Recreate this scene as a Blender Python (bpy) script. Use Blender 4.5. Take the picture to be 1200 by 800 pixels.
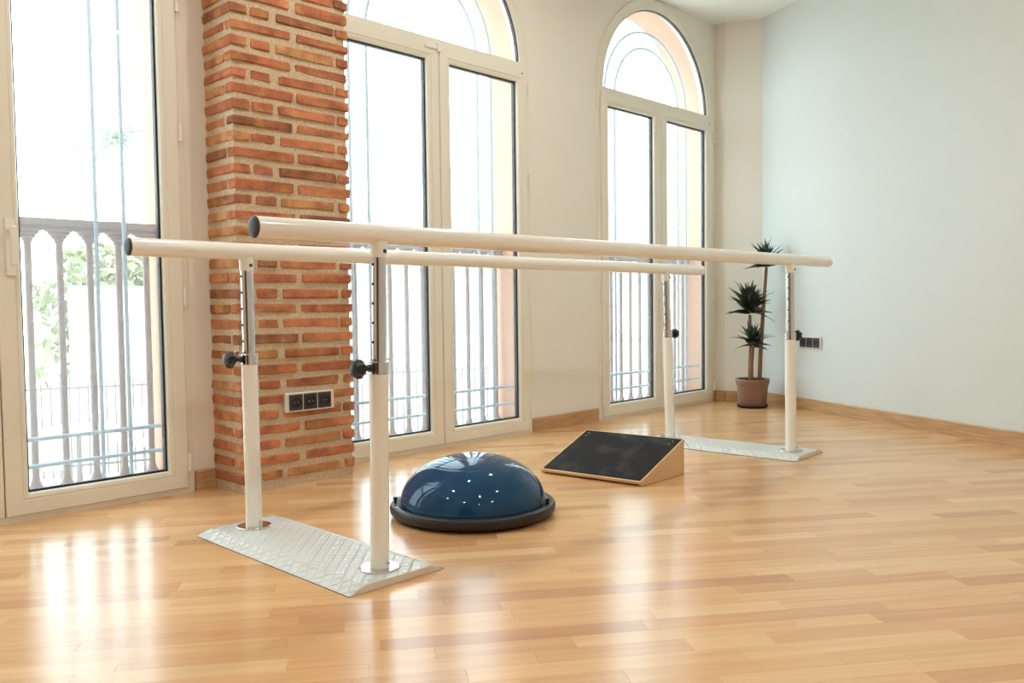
import bpy, math, random
from mathutils import Vector, Matrix

random.seed(7)
for o in list(bpy.data.objects):
    bpy.data.objects.remove(o, do_unlink=True)
scene = bpy.context.scene
col = scene.collection

# ------------------------------------------------------------------ camera
FW = Vector((0.71588958, 0.69681243, -0.04421012))
RT = Vector((0.69705452, -0.71691391, -0.01222456))
UP = Vector((0.04021307, 0.02206543, 0.99894746))
FPX, CAMZ = 988.06, 0.78
cam_data = bpy.data.cameras.new('camera')
cam_data.sensor_width = 36.0
cam_data.lens = FPX / 1200.0 * 36.0
cam_data.clip_start, cam_data.clip_end = 0.02, 300
cam = bpy.data.objects.new('camera', cam_data)
m = Matrix((RT, UP, -FW)).transposed().to_4x4()
m.translation = Vector((0, 0, CAMZ))
cam.matrix_world = m
col.objects.link(cam)
scene.camera = cam

# ------------------------------------------------------------------ sky, exposure
SKY = 5.5
LAMP = 400.0
world = bpy.data.worlds.new('overcast_sky')
scene.world = world
world.use_nodes = True
bg = world.node_tree.nodes['Background']
bg.inputs[0].default_value = (0.76, 0.95, 1.03, 1)
bg.inputs[1].default_value = SKY
scene.view_settings.view_transform = 'Standard'
scene.view_settings.look = 'None'
scene.view_settings.gamma = 1.0
scene.view_settings.exposure = 0.16
scene.view_settings.use_curve_mapping = False
scene.cycles.max_bounces = 10
scene.cycles.diffuse_bounces = 6
scene.cycles.transparent_max_bounces = 16
scene.cycles.use_denoising = True
scene.cycles.sample_clamp_indirect = 6.0


# ------------------------------------------------------------------ materials
def srgb(r, g, b):
    f = lambda c: (c / 255 / 12.92) if c / 255 <= 0.04045 else ((c / 255 + 0.055) / 1.055) ** 2.4
    return (f(r), f(g), f(b), 1.0)


def new_mat(name):
    mt = bpy.data.materials.new(name)
    mt.use_nodes = True
    nt = mt.node_tree
    return mt, nt, nt.nodes['Principled BSDF']


def simple(name, rgb, rough=0.5, metal=0.0, noise=0.06, scale=30.0, bump=0.0, coat=0.0, spec=0.5):
    """plain colour with a faint procedural mottling and optional fine bump"""
    mt, nt, b = new_mat(name)
    n = nt.nodes.new('ShaderNodeTexNoise'); n.inputs['Scale'].default_value = scale
    n.inputs['Detail'].default_value = 4
    g = nt.nodes.new('ShaderNodeNewGeometry')
    nt.links.new(g.outputs['Position'], n.inputs['Vector'])
    mix = nt.nodes.new('ShaderNodeMix'); mix.data_type = 'RGBA'
    c = srgb(*rgb)
    lo = tuple(x * (1 - noise) for x in c[:3]) + (1,)
    hi = tuple(min(1, x * (1 + noise)) for x in c[:3]) + (1,)
    mix.inputs[6].default_value = lo; mix.inputs[7].default_value = hi
    nt.links.new(n.outputs['Fac'], mix.inputs[0])
    nt.links.new(mix.outputs[2], b.inputs['Base Color'])
    b.inputs['Roughness'].default_value = rough
    b.inputs['Metallic'].default_value = metal
    b.inputs['Specular IOR Level'].default_value = spec
    b.inputs['Coat Weight'].default_value = coat
    b.inputs['Coat Roughness'].default_value = 0.05
    if bump:
        bp = nt.nodes.new('ShaderNodeBump'); bp.inputs['Strength'].default_value = bump
        bp.inputs['Distance'].default_value = 0.004
        nt.links.new(n.outputs['Fac'], bp.inputs['Height'])
        nt.links.new(bp.outputs['Normal'], b.inputs['Normal'])
    return mt


M = {}
M['wall'] = simple('wall_paint', (238, 234, 224), 0.75, noise=0.02, scale=6, bump=0.08)
M['wall_daylit'] = simple('daylit_wall_paint', (217, 224, 222), 0.75, noise=0.02, scale=6, bump=0.08)  # wall paint greyed and cooled, daylight balance of the right wall put into colour
M['ceiling'] = simple('ceiling_paint', (238, 240, 239), 0.8, noise=0.015, scale=5)
M['upvc'] = simple('cream_window_profile', (236, 231, 217), 0.32, noise=0.015)
M['hinge'] = simple('white_hinge', (240, 236, 226), 0.3, noise=0.01)
M['gasket'] = simple('black_rubber_gasket', (22, 22, 28), 0.5)
M['white_enamel'] = simple('cream_enamel_tube', (247, 245, 238), 0.16, noise=0.01, coat=0.4)
M['plate_end'] = simple('plate_end_enamel', (228, 220, 204), 0.35, noise=0.03)
M['black_plastic'] = simple('black_plastic', (32, 30, 33), 0.38)
M['cap'] = simple('grey_end_cap', (62, 58, 64), 0.45)
M['rim'] = simple('dark_rubber_rim', (32, 26, 29), 0.42, noise=0.1, scale=60)
M['hole'] = simple('hole_dark', (20, 20, 20), 0.8)
M['grille'] = simple('blue_grey_grille_paint', (168, 190, 214), 0.4, noise=0.05)
M['rail'] = simple('red_brown_iron', (152, 126, 121), 0.55, noise=0.1)
M['stucco'] = simple('peach_stucco', (216, 164, 136), 0.9, noise=0.05, scale=20, bump=0.2)
M['street'] = simple('pale_paving', (205, 198, 188), 0.9, noise=0.08, scale=1.5)
M['facade'] = simple('white_facade', (232, 230, 224), 0.9, noise=0.03, scale=2)
M['glassdark'] = simple('far_window_glass', (150, 165, 175), 0.2)
M['fence'] = simple('grey_fence_iron', (120, 112, 108), 0.6)
M['cafe_white'] = simple('white_cafe_plastic', (230, 228, 222), 0.5)
M['cafe_brown'] = simple('brown_rattan', (196, 178, 164), 0.8, noise=0.2, scale=80)
M['soil'] = simple('dark_soil', (58, 40, 32), 0.95, noise=0.4, scale=120, bump=0.6)
M['pot'] = simple('brown_clay_plastic', (139, 102, 88), 0.55, noise=0.05)
M['saucer'] = simple('dark_saucer', (56, 40, 38), 0.5)
M['cane'] = simple('brown_cane_bark', (128, 94, 68), 0.85, noise=0.25, scale=90, bump=0.5)
M['socket_frame'] = simple('white_socket_frame', (232, 228, 218), 0.3, noise=0.01)
M['socket'] = simple('anthracite_socket', (58, 54, 56), 0.35)
M['plywood'] = simple('pale_plywood', (222, 186, 140), 0.55, noise=0.06, scale=12)
M['foliage'] = simple('tree_foliage', (150, 152, 112), 0.8, noise=0.3, scale=3)
M['palm'] = simple('palm_frond', (128, 146, 120), 0.7, noise=0.2, scale=3)
M['trunk'] = simple('tree_bark', (178, 166, 150), 0.9, noise=0.2, scale=10)
M['yellow'] = simple('olive_tile_rim', (168, 150, 100), 0.9)
M['refl_brown'] = simple('brown_reflector', (96, 62, 46), 0.4, noise=0.15, scale=12)  # brown of the added unseen surface that darkens the chrome reflections
M['backwall'] = simple('back_wall_paint', (230, 229, 222), 0.8, noise=0.02, scale=6)


def chrome():
    mt, nt, b = new_mat('polished_chrome')
    b.inputs['Base Color'].default_value = (0.68, 0.66, 0.65, 1)
    b.inputs['Metallic'].default_value = 1.0
    n = nt.nodes.new('ShaderNodeTexNoise'); n.inputs['Scale'].default_value = 60
    mr = nt.nodes.new('ShaderNodeMapRange'); mr.inputs[3].default_value = 0.06; mr.inputs[4].default_value = 0.14
    nt.links.new(n.outputs['Fac'], mr.inputs[0]); nt.links.new(mr.outputs[0], b.inputs['Roughness'])
    return mt


M['chrome'] = chrome()


def glass():
    mt = bpy.data.materials.new('window_glass'); mt.use_nodes = True
    nt = mt.node_tree; nt.nodes.clear()
    out = nt.nodes.new('ShaderNodeOutputMaterial')
    tr = nt.nodes.new('ShaderNodeBsdfTransparent'); tr.inputs[0].default_value = (0.97, 0.985, 0.98, 1)
    gl = nt.nodes.new('ShaderNodeBsdfGlossy'); gl.inputs['Roughness'].default_value = 0.0
    # Schlick reflectance of a pane, the same from either side
    lw = nt.nodes.new('ShaderNodeLayerWeight'); lw.inputs['Blend'].default_value = 0.5
    pw = nt.nodes.new('ShaderNodeMath'); pw.operation = 'POWER'; pw.inputs[1].default_value = 5.0
    nt.links.new(lw.outputs['Facing'], pw.inputs[0])
    fr = nt.nodes.new('ShaderNodeMath'); fr.operation = 'MULTIPLY_ADD'; fr.inputs[1].default_value = 0.94; fr.inputs[2].default_value = 0.06
    nt.links.new(pw.outputs[0], fr.inputs[0])
    # translucent share imitates a veil of glare over the view outside
    tl = nt.nodes.new('ShaderNodeBsdfTranslucent'); tl.inputs[0].default_value = (0.95, 0.97, 0.97, 1)
    n = nt.nodes.new('ShaderNodeTexNoise'); n.inputs['Scale'].default_value = 3
    mr = nt.nodes.new('ShaderNodeMapRange'); mr.inputs[3].default_value = 0.045; mr.inputs[4].default_value = 0.075
    nt.links.new(n.outputs['Fac'], mr.inputs[0])
    m1 = nt.nodes.new('ShaderNodeMixShader'); m2 = nt.nodes.new('ShaderNodeMixShader')
    nt.links.new(mr.outputs[0], m1.inputs[0]); nt.links.new(tr.outputs[0], m1.inputs[1]); nt.links.new(tl.outputs[0], m1.inputs[2])
    nt.links.new(fr.outputs[0], m2.inputs[0]); nt.links.new(m1.outputs[0], m2.inputs[1]); nt.links.new(gl.outputs[0], m2.inputs[2])
    nt.links.new(m2.outputs[0], out.inputs[0])
    return mt


M['glass'] = glass()

PLANK_ANG = math.radians(-36.5)


def wood_floor():
    mt, nt, b = new_mat('laminate_beech')
    at = nt.nodes.new('ShaderNodeAttribute'); at.attribute_name = 'tint'
    g = nt.nodes.new('ShaderNodeNewGeometry')
    mp = nt.nodes.new('ShaderNodeMapping'); mp.inputs['Rotation'].default_value = (0, 0, -PLANK_ANG)
    nt.links.new(g.outputs['Position'], mp.inputs['Vector'])
    mu = nt.nodes.new('ShaderNodeVectorMath'); mu.operation = 'MULTIPLY'; mu.inputs[1].default_value = (2.2, 42.0, 1)
    nt.links.new(mp.outputs[0], mu.inputs[0])
    sc = nt.nodes.new('ShaderNodeVectorMath'); sc.operation = 'SCALE'; sc.inputs[0].default_value = (17, 31, 53)
    nt.links.new(at.outputs['Fac'], sc.inputs['Scale'])
    ad = nt.nodes.new('ShaderNodeVectorMath'); ad.operation = 'ADD'
    nt.links.new(mu.outputs[0], ad.inputs[0]); nt.links.new(sc.outputs[0], ad.inputs[1])
    n = nt.nodes.new('ShaderNodeTexNoise'); n.inputs['Scale'].default_value = 1.0; n.inputs['Detail'].default_value = 6
    n.inputs['Roughness'].default_value = 0.6; n.inputs['Distortion'].default_value = 0.6
    nt.links.new(ad.outputs[0], n.inputs['Vector'])
    cr = nt.nodes.new('ShaderNodeValToRGB')
    el = cr.color_ramp.elements
    el[0].position = 0.0; el[0].color = srgb(198, 146, 104)
    el[1].position = 1.0; el[1].color = srgb(229, 190, 140)
    for pos, c in ((0.22, (211, 161, 115)), (0.5, (220, 174, 124)), (0.75, (226, 182, 131))):
        e = el.new(pos); e.color = srgb(*c)
    nt.links.new(at.outputs['Fac'], cr.inputs[0])
    cr2 = nt.nodes.new('ShaderNodeValToRGB')
    e2 = cr2.color_ramp.elements
    e2[0].position = 0.3; e2[0].color = (0.86, 0.82, 0.78, 1)
    e2[1].position = 0.72; e2[1].color = (1.05, 1.05, 1.05, 1)
    nt.links.new(n.outputs['Fac'], cr2.inputs[0])
    mx = nt.nodes.new('ShaderNodeMix'); mx.data_type = 'RGBA'; mx.blend_type = 'MULTIPLY'; mx.inputs[0].default_value = 0.8
    nt.links.new(cr.outputs[0], mx.inputs[6]); nt.links.new(cr2.outputs[0], mx.inputs[7])
    nt.links.new(mx.outputs[2], b.inputs['Base Color'])
    b.inputs['Roughness'].default_value = 0.2
    b.inputs['Specular IOR Level'].default_value = 0.55
    return mt


M['floor'] = wood_floor()


def oak(name, axis_scale):
    mt, nt, b = new_mat(name)
    g = nt.nodes.new('ShaderNodeNewGeometry')
    mu = nt.nodes.new('ShaderNodeVectorMath'); mu.operation = 'MULTIPLY'; mu.inputs[1].default_value = axis_scale
    nt.links.new(g.outputs['Position'], mu.inputs[0])
    n = nt.nodes.new('ShaderNodeTexNoise'); n.inputs['Scale'].default_value = 1; n.inputs['Detail'].default_value = 5
    nt.links.new(mu.outputs[0], n.inputs['Vector'])
    cr = nt.nodes.new('ShaderNodeValToRGB')
    cr.color_ramp.elements[0].color = srgb(178, 136, 94); cr.color_ramp.elements[0].position = 0.3
    cr.color_ramp.elements[1].color = srgb(206, 166, 122); cr.color_ramp.elements[1].position = 0.7
    nt.links.new(n.outputs['Fac'], cr.inputs[0]); nt.links.new(cr.outputs[0], b.inputs['Base Color'])
    b.inputs['Roughness'].default_value = 0.4
    return mt


M['oak'] = oak('oak_skirting', (6, 6, 90))


def brick_mat():
    mt, nt, b = new_mat('rustic_brick')
    oi = nt.nodes.new('ShaderNodeObjectInfo')
    cr = nt.nodes.new('ShaderNodeValToRGB')
    el = cr.color_ramp.elements
    el[0].position = 0; el[0].color = srgb(158, 104, 74)
    el[1].position = 1; el[1].color = srgb(214, 158, 108)
    for pos, c in ((0.2, (184, 114, 80)), (0.45, (200, 122, 86)), (0.7, (206, 134, 94)), (0.86, (192, 126, 88))):
        e = el.new(pos); e.color = srgb(*c)
    nt.links.new(oi.outputs['Random'], cr.inputs[0])
    g = nt.nodes.new('ShaderNodeNewGeometry')
    n = nt.nodes.new('ShaderNodeTexNoise'); n.inputs['Scale'].default_value = 14; n.inputs['Detail'].default_value = 6
    nt.links.new(g.outputs['Position'], n.inputs['Vector'])
    cr2 = nt.nodes.new('ShaderNodeValToRGB')
    cr2.color_ramp.elements[0].position = 0.32; cr2.color_ramp.elements[0].color = (0.62, 0.6, 0.6, 1)
    cr2.color_ramp.elements[1].position = 0.62; cr2.color_ramp.elements[1].color = (1.1, 1.13, 1.12, 1)
    nt.links.new(n.outputs['Fac'], cr2.inputs[0])
    mx = nt.nodes.new('ShaderNodeMix'); mx.data_type = 'RGBA'; mx.blend_type = 'MULTIPLY'; mx.inputs[0].default_value = 1
    n3 = nt.nodes.new('ShaderNodeTexNoise'); n3.inputs['Scale'].default_value = 9; n3.inputs['Detail'].default_value = 3
    nt.links.new(g.outputs['Position'], n3.inputs['Vector'])
    cr3 = nt.nodes.new('ShaderNodeValToRGB')
    cr3.color_ramp.elements[0].position = 0.56; cr3.color_ramp.elements[0].color = (0, 0, 0, 1)
    cr3.color_ramp.elements[1].position = 0.66; cr3.color_ramp.elements[1].color = (0.75, 0.75, 0.75, 1)
    nt.links.new(n3.outputs['Fac'], cr3.inputs[0])
    my = nt.nodes.new('ShaderNodeMix'); my.data_type = 'RGBA'
    my.inputs[7].default_value = srgb(208, 152, 90)
    nt.links.new(cr3.outputs[0], my.inputs[0]); nt.links.new(cr.outputs[0], my.inputs[6])
    nt.links.new(my.outputs[2], mx.inputs[6]); nt.links.new(cr2.outputs[0], mx.inputs[7])
    nt.links.new(mx.outputs[2], b.inputs['Base Color'])
    b.inputs['Roughness'].default_value = 0.85
    n2 = nt.nodes.new('ShaderNodeTexNoise'); n2.inputs['Scale'].default_value = 90; n2.inputs['Detail'].default_value = 5
    nt.links.new(g.outputs['Position'], n2.inputs['Vector'])
    bp = nt.nodes.new('ShaderNodeBump'); bp.inputs['Strength'].default_value = 0.9; bp.inputs['Distance'].default_value = 0.006
    nt.links.new(n2.outputs['Fac'], bp.inputs['Height']); nt.links.new(bp.outputs[0], b.inputs['Normal'])
    return mt


M['brick'] = brick_mat()
M['mortar'] = simple('sandy_mortar', (207, 186, 156), 0.95, noise=0.45, scale=95, bump=0.9)


def tread_mat():
    """white painted tread sheet: raised lozenges, crossing rows"""
    mt, nt, b = new_mat('white_tread_sheet')
    b.inputs['Base Color'].default_value = srgb(217, 219, 215)
    b.inputs['Roughness'].default_value = 0.3
    g = nt.nodes.new('ShaderNodeNewGeometry')
    sep = nt.nodes.new('ShaderNodeSeparateXYZ'); nt.links.new(g.outputs['Position'], sep.inputs[0])

    def math_node(op, a, bb=None):
        nd = nt.nodes.new('ShaderNodeMath'); nd.operation = op
        if isinstance(a, float): nd.inputs[0].default_value = a
        else: nt.links.new(a, nd.inputs[0])
        if bb is not None:
            if isinstance(bb, float): nd.inputs[1].default_value = bb
            else: nt.links.new(bb, nd.inputs[1])
        return nd.outputs[0]
    s = math_node('ADD', sep.outputs[0], sep.outputs[1]); d = math_node('SUBTRACT', sep.outputs[0], sep.outputs[1])
    k = 2 * math.pi / 0.085
    a1 = math_node('SINE', math_node('MULTIPLY', s, k)); a2 = math_node('SINE', math_node('MULTIPLY', d, k))
    l1 = math_node('POWER', math_node('SUBTRACT', 1.0, math_node('ABSOLUTE', a1)), 3.0)
    l2 = math_node('POWER', math_node('SUBTRACT', 1.0, math_node('ABSOLUTE', a2)), 3.0)
    h = math_node('MAXIMUM', l1, l2)
    sg = math_node('GREATER_THAN', math_node('MULTIPLY', a1, a2), 0.0)
    f1 = math_node('ABSOLUTE', math_node('SINE', math_node('MULTIPLY', s, 2.5 * k)))
    f2 = math_node('ABSOLUTE', math_node('SINE', math_node('MULTIPLY', d, 2.5 * k)))
    fine = math_node('ADD', math_node('MULTIPLY', f1, sg), math_node('MULTIPLY', f2, math_node('SUBTRACT', 1.0, sg)))
    h = math_node('ADD', h, math_node('MULTIPLY', fine, 0.3))
    bp = nt.nodes.new('ShaderNodeBump'); bp.inputs['Strength'].default_value = 1.0; bp.inputs['Distance'].default_value = 0.003
    nt.links.new(h, bp.inputs['Height']); nt.links.new(bp.outputs[0], b.inputs['Normal'])
    return mt


M['tread'] = tread_mat()


def mat_grip():
    """black grip sheet with rubbed dusty patches and specks"""
    mt, nt, b = new_mat('black_grip_sheet')
    g = nt.nodes.new('ShaderNodeNewGeometry')
    n = nt.nodes.new('ShaderNodeTexNoise'); n.inputs['Scale'].default_value = 9; n.inputs['Detail'].default_value = 3
    nt.links.new(g.outputs['Position'], n.inputs['Vector'])
    cr = nt.nodes.new('ShaderNodeValToRGB')
    cr.color_ramp.elements[0].position = 0.48; cr.color_ramp.elements[0].color = srgb(30, 27, 28)
    cr.color_ramp.elements[1].position = 0.78; cr.color_ramp.elements[1].color = srgb(66, 63, 64)
    nt.links.new(n.outputs['Fac'], cr.inputs[0])
    v = nt.nodes.new('ShaderNodeTexNoise'); v.inputs['Scale'].default_value = 160; v.inputs['Detail'].default_value = 2
    nt.links.new(g.outputs['Position'], v.inputs['Vector'])
    c2 = nt.nodes.new('ShaderNodeValToRGB')
    c2.color_ramp.elements[0].position = 0.70; c2.color_ramp.elements[0].color = (0, 0, 0, 1)
    c2.color_ramp.elements[1].position = 0.76; c2.color_ramp.elements[1].color = (0.12, 0.12, 0.12, 1)
    nt.links.new(v.outputs['Fac'], c2.inputs[0])
    mx = nt.nodes.new('ShaderNodeMix'); mx.data_type = 'RGBA'; mx.blend_type = 'ADD'; mx.inputs[0].default_value = 1
    nt.links.new(cr.outputs[0], mx.inputs[6]); nt.links.new(c2.outputs[0], mx.inputs[7])
    nt.links.new(mx.outputs[2], b.inputs['Base Color'])
    b.inputs['Roughness'].default_value = 0.8
    b.inputs['Specular IOR Level'].default_value = 0.25
    return mt


M['grip'] = mat_grip()


def dome_mat():
    mt, nt, b = new_mat('blue_vinyl_dome')
    n = nt.nodes.new('ShaderNodeTexNoise'); n.inputs['Scale'].default_value = 7; n.inputs['Detail'].default_value = 3
    g = nt.nodes.new('ShaderNodeNewGeometry'); nt.links.new(g.outputs['Position'], n.inputs['Vector'])
    mx = nt.nodes.new('ShaderNodeMix'); mx.data_type = 'RGBA'
    mx.inputs[6].default_value = srgb(6, 56, 92); mx.inputs[7].default_value = srgb(12, 72, 110)
    nt.links.new(n.outputs['Fac'], mx.inputs[0]); nt.links.new(mx.outputs[2], b.inputs['Base Color'])
    b.inputs['Roughness'].default_value = 0.05
    b.inputs['Specular IOR Level'].default_value = 0.42
    n2 = nt.nodes.new('ShaderNodeTexNoise'); n2.inputs['Scale'].default_value = 5; n2.inputs['Detail'].default_value = 1
    nt.links.new(g.outputs['Position'], n2.inputs['Vector'])
    bp = nt.nodes.new('ShaderNodeBump'); bp.inputs['Strength'].default_value = 0.12; bp.inputs['Distance'].default_value = 0.03
    nt.links.new(n2.outputs['Fac'], bp.inputs['Height']); nt.links.new(bp.outputs[0], b.inputs['Normal'])
    return mt


M['dome'] = dome_mat()


def leaf_mat():
    mt, nt, b = new_mat('dracaena_leaf')
    oi = nt.nodes.new('ShaderNodeObjectInfo')
    mx = nt.nodes.new('ShaderNodeMix'); mx.data_type = 'RGBA'
    mx.inputs[6].default_value = srgb(22, 34, 24); mx.inputs[7].default_value = srgb(50, 70, 42)
    nt.links.new(oi.outputs['Random'], mx.inputs[0]); nt.links.new(mx.outputs[2], b.inputs['Base Color'])
    b.inputs['Roughness'].default_value = 0.4
    return mt


M['leaf'] = leaf_mat()


def lamp_mat():
    mt, nt, b = new_mat('warm_lamp_glow')
    b.inputs['Base Color'].default_value = (1, 1, 1, 1)
    b.inputs['Emission Color'].default_value = (1.0, 1.0, 0.94, 1)
    b.inputs['Emission Strength'].default_value = LAMP
    return mt


M['lamp'] = lamp_mat()


# ------------------------------------------------------------------ mesh helpers
class MB:
    def __init__(s):
        s.v, s.f = [], []

    def add(s, verts, faces):
        k = len(s.v)
        s.v += [tuple(p) for p in verts]
        s.f += [tuple(i + k for i in f) for f in faces]
        return s

    def box(s, x0, x1, y0, y1, z0, z1):
        return s.add([(x0, y0, z0), (x1, y0, z0), (x1, y1, z0), (x0, y1, z0), (x0, y0, z1), (x1, y0, z1), (x1, y1, z1), (x0, y1, z1)],
                     [(0, 3, 2, 1), (4, 5, 6, 7), (0, 1, 5, 4), (1, 2, 6, 5), (2, 3, 7, 6), (3, 0, 4, 7)])

    def prism(s, poly, z0, z1):
        """poly counter-clockwise in xy, extruded along z"""
        n = len(poly)
        s.add([(x, y, z0) for x, y in poly] + [(x, y, z1) for x, y in poly],
              [tuple(range(n - 1, -1, -1)), tuple(range(n, 2 * n))] + [(i, (i + 1) % n, n + (i + 1) % n, n + i) for i in range(n)])
        return s

    def prism_y(s, poly, y0, y1):
        """poly in xz (counter-clockwise seen from -y), extruded along y"""
        n = len(poly)
        s.add([(x, y0, z) for x, z in poly] + [(x, y1, z) for x, z in poly],
              [tuple(range(n)), tuple(range(2 * n - 1, n - 1, -1))] + [((i + 1) % n, i, n + i, n + (i + 1) % n) for i in range(n)])
        return s

    def obox(s, c, ax, ay, az, hx, hy, hz, ch=0.0):
        """oriented box, optionally chamfered"""
        c, ax, ay, az = Vector(c), Vector(ax), Vector(ay), Vector(az)
        if not ch:
            vs = [c + ax * hx * i + ay * hy * j + az * hz * k for k in (-1, 1) for i, j in ((-1, -1), (1, -1), (1, 1), (-1, 1))]
            return s.add(vs, [(0, 3, 2, 1), (4, 5, 6, 7), (0, 1, 5, 4), (1, 2, 6, 5), (2, 3, 7, 6), (3, 0, 4, 7)])
        rings = []
        for k, d in ((-hz, ch), (-hz + ch, 0), (hz - ch, 0), (hz, ch)):
            a, b = hx - d, hy - d
            e = ch
            rings.append([c + ax * x + ay * y + az * k for x, y in ((-a + e, -b), (a - e, -b), (a, -b + e), (a, b - e), (a - e, b), (-a + e, b), (-a, b - e), (-a, -b + e))])
        return s.loft(rings, True, True)

    def loft(s, rings, closed=True, caps=False):
        n = len(rings[0])
        vs = [p for r in rings for p in r]
        fs = []
        for i in range(len(rings) - 1):
            for j in range(n if closed else n - 1):
                a, b = i * n + j, i * n + (j + 1) % n
                fs.append((a, b, b + n, a + n))
        if caps:
            fs.append(tuple(range(n - 1, -1, -1)))
            fs.append(tuple(range((len(rings) - 1) * n, len(rings) * n)))
        return s.add(vs, fs)

    def tube(s, pts, r, n=16, caps=True):
        pts = [Vector(p) for p in pts]
        rs = r if isinstance(r, (list, tuple)) else [r] * len(pts)
        rings = []
        ref = None
        for i, p in enumerate(pts):
            t = (pts[min(i + 1, len(pts) - 1)] - pts[max(i - 1, 0)]).normalized()
            if ref is None:
                ref = Vector((0, 0, 1)) if abs(t.z) < 0.9 else Vector((1, 0, 0))
            a = (ref - t * ref.dot(t)).normalized(); b = t.cross(a); ref = a
            rings.append([p + (a * math.cos(2 * math.pi * k / n) + b * math.sin(2 * math.pi * k / n)) * rs[i] for k in range(n)])
        return s.loft(rings, True, caps)

    def lathe(s, prof, base, axis=(0, 0, 1), n=24, caps=True):
        """prof: (radius, height) along axis from base"""
        base, t = Vector(base), Vector(axis).normalized()
        ref = Vector((0, 0, 1)) if abs(t.z) < 0.9 else Vector((1, 0, 0))
        a = (ref - t * ref.dot(t)).normalized(); b = t.cross(a)
        rings = [[base + t * h + (a * math.cos(2 * math.pi * k / n) + b * math.sin(2 * math.pi * k / n)) * max(r, 1e-5) for k in range(n)] for r, h in prof]
        return s.loft(rings, True, caps)

    def rect_loft(s, x0, x1, z0, z1, prof):
        """picture-frame: closed profile of (inset, y) swept round a rectangle, mitred"""
        rings = []
        for d, y in list(prof) + [prof[0]]:
            rings.append([(x0 + d, y, z0 + d), (x1 - d, y, z0 + d), (x1 - d, y, z1 - d), (x0 + d, y, z1 - d)])
        return s.loft(rings, True)

    def arch_loft(s, cx, zs, zb, prof, n=32):
        """closed profile of (radius, y) swept up a jamb, round an arch and down again"""
        def path(R, y):
            p = [(cx + R, y, zb)] if zb < zs - 1e-6 else []
            p += [(cx + R * math.cos(math.pi * k / n), y, zs + R * math.sin(math.pi * k / n)) for k in range(n + 1)]
            if zb < zs - 1e-6: p.append((cx - R, y, zb))
            return p
        rows = [path(R, y) for R, y in prof]
        rows.append(rows[0])
        k0 = len(s.v)
        s.loft(rows, False)
        m_, np_ = len(rows) - 1, len(rows[0])
        s.f.append(tuple(k0 + i * np_ for i in range(m_)))
        s.f.append(tuple(k0 + i * np_ + np_ - 1 for i in range(m_ - 1, -1, -1)))
        return s

    def build(s, name, mat, parent=None, origin=(0, 0, 0), smooth=None):
        me = bpy.data.meshes.new(name)
        ox, oy, oz = origin
        me.from_pydata([(x - ox, y - oy, z - oz) for x, y, z in s.v], [], s.f)
        me.validate()
        import bmesh
        bm = bmesh.new(); bm.from_mesh(me)
        bmesh.ops.recalc_face_normals(bm, faces=bm.faces)
        bm.to_mesh(me); bm.free()
        me.materials.append(M[mat] if isinstance(mat, str) else mat)
        if smooth:
            me.shade_smooth()
            me.set_sharp_from_angle(angle=math.radians(smooth))
        o = bpy.data.objects.new(name, me)
        col.objects.link(o)
        if parent is not None:
            o.parent = parent
        else:
            o.location = origin
        return o


def tag(o, label, cat, group=None, kind=None):
    o['label'] = label; o['category'] = cat
    if group: o['group'] = group
    if kind: o['kind'] = kind
    return o


def empty(name, loc, label, cat, group=None, kind=None):
    o = bpy.data.objects.new(name, None)
    o.empty_display_size = 0.1
    o.location = loc
    col.objects.link(o)
    return tag(o, label, cat, group, kind)


# ------------------------------------------------------------------ the room
YW = 3.48            # inner face of the window wall
CEIL = 2.915
DOORS = [0.890, 3.016, 5.102]
ZS = 2.19            # springing height of the arches
WR = Vector((0.45858239, 0.88865189, 0)); WRN = Vector((0.88865189, -0.45858239, 0))   # right wall direction, outward normal
CORNER = Vector((5.997, 3.147, 0))
tR = (CORNER.y + 3.0) / WR.y
RB = CORNER - WR * tR            # rear end of right wall
XL, YB = -2.6, -3.0

# floor: slab + laminate strips
slab = MB().prism([(XL - .2, YB - .2), (RB.x + .3, YB - .2), (6.35, 3.3), (6.2, 3.56), (XL - .2, 3.56)], -0.20, -0.0065).build('floor', 'plywood')
tag(slab, 'light beech laminate floor of staggered narrow strips', 'floor', kind='structure')

room_poly = [(XL - .02, YB - .02), (RB.x + .02, YB - .02), (CORNER.x + .02, CORNER.y - .01), (5.90, 3.475), (5.90, 3.497), (XL - .02, 3.497)]


def clip(poly, cp):
    out = poly
    for i in range(len(cp)):
        a, b = cp[i], cp[(i + 1) % len(cp)]
        ins = lambda p: (b[0] - a[0]) * (p[1] - a[1]) - (b[1] - a[1]) * (p[0] - a[0]) >= 0
        nxt = []
        for j in range(len(out)):
            p, q = out[j], out[(j + 1) % len(out)]
            ip, iq = ins(p), ins(q)
            if ip: nxt.append(p)
            if ip != iq:
                d1 = (b[0] - a[0]) * (p[1] - a[1]) - (b[1] - a[1]) * (p[0] - a[0])
                d2 = (b[0] - a[0]) * (q[1] - a[1]) - (b[1] - a[1]) * (q[0] - a[0])
                t = d1 / (d1 - d2)
                nxt.append((p[0] + (q[0] - p[0]) * t, p[1] + (q[1] - p[1]) * t))
        out = nxt
        if len(out) < 3: return []
    return out


def proj(P):
    d = Vector(P) - Vector((0, 0, CAMZ))
    z = d.dot(FW)
    if z < 0.3: return None
    return 600 + FPX * d.dot(RT) / z, 400 - FPX * d.dot(UP) / z, z


def area(poly):
    return 0.5 * sum(poly[i][0] * poly[(i + 1) % len(poly)][1] - poly[(i + 1) % len(poly)][0] * poly[i][1] for i in range(len(poly)))


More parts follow.
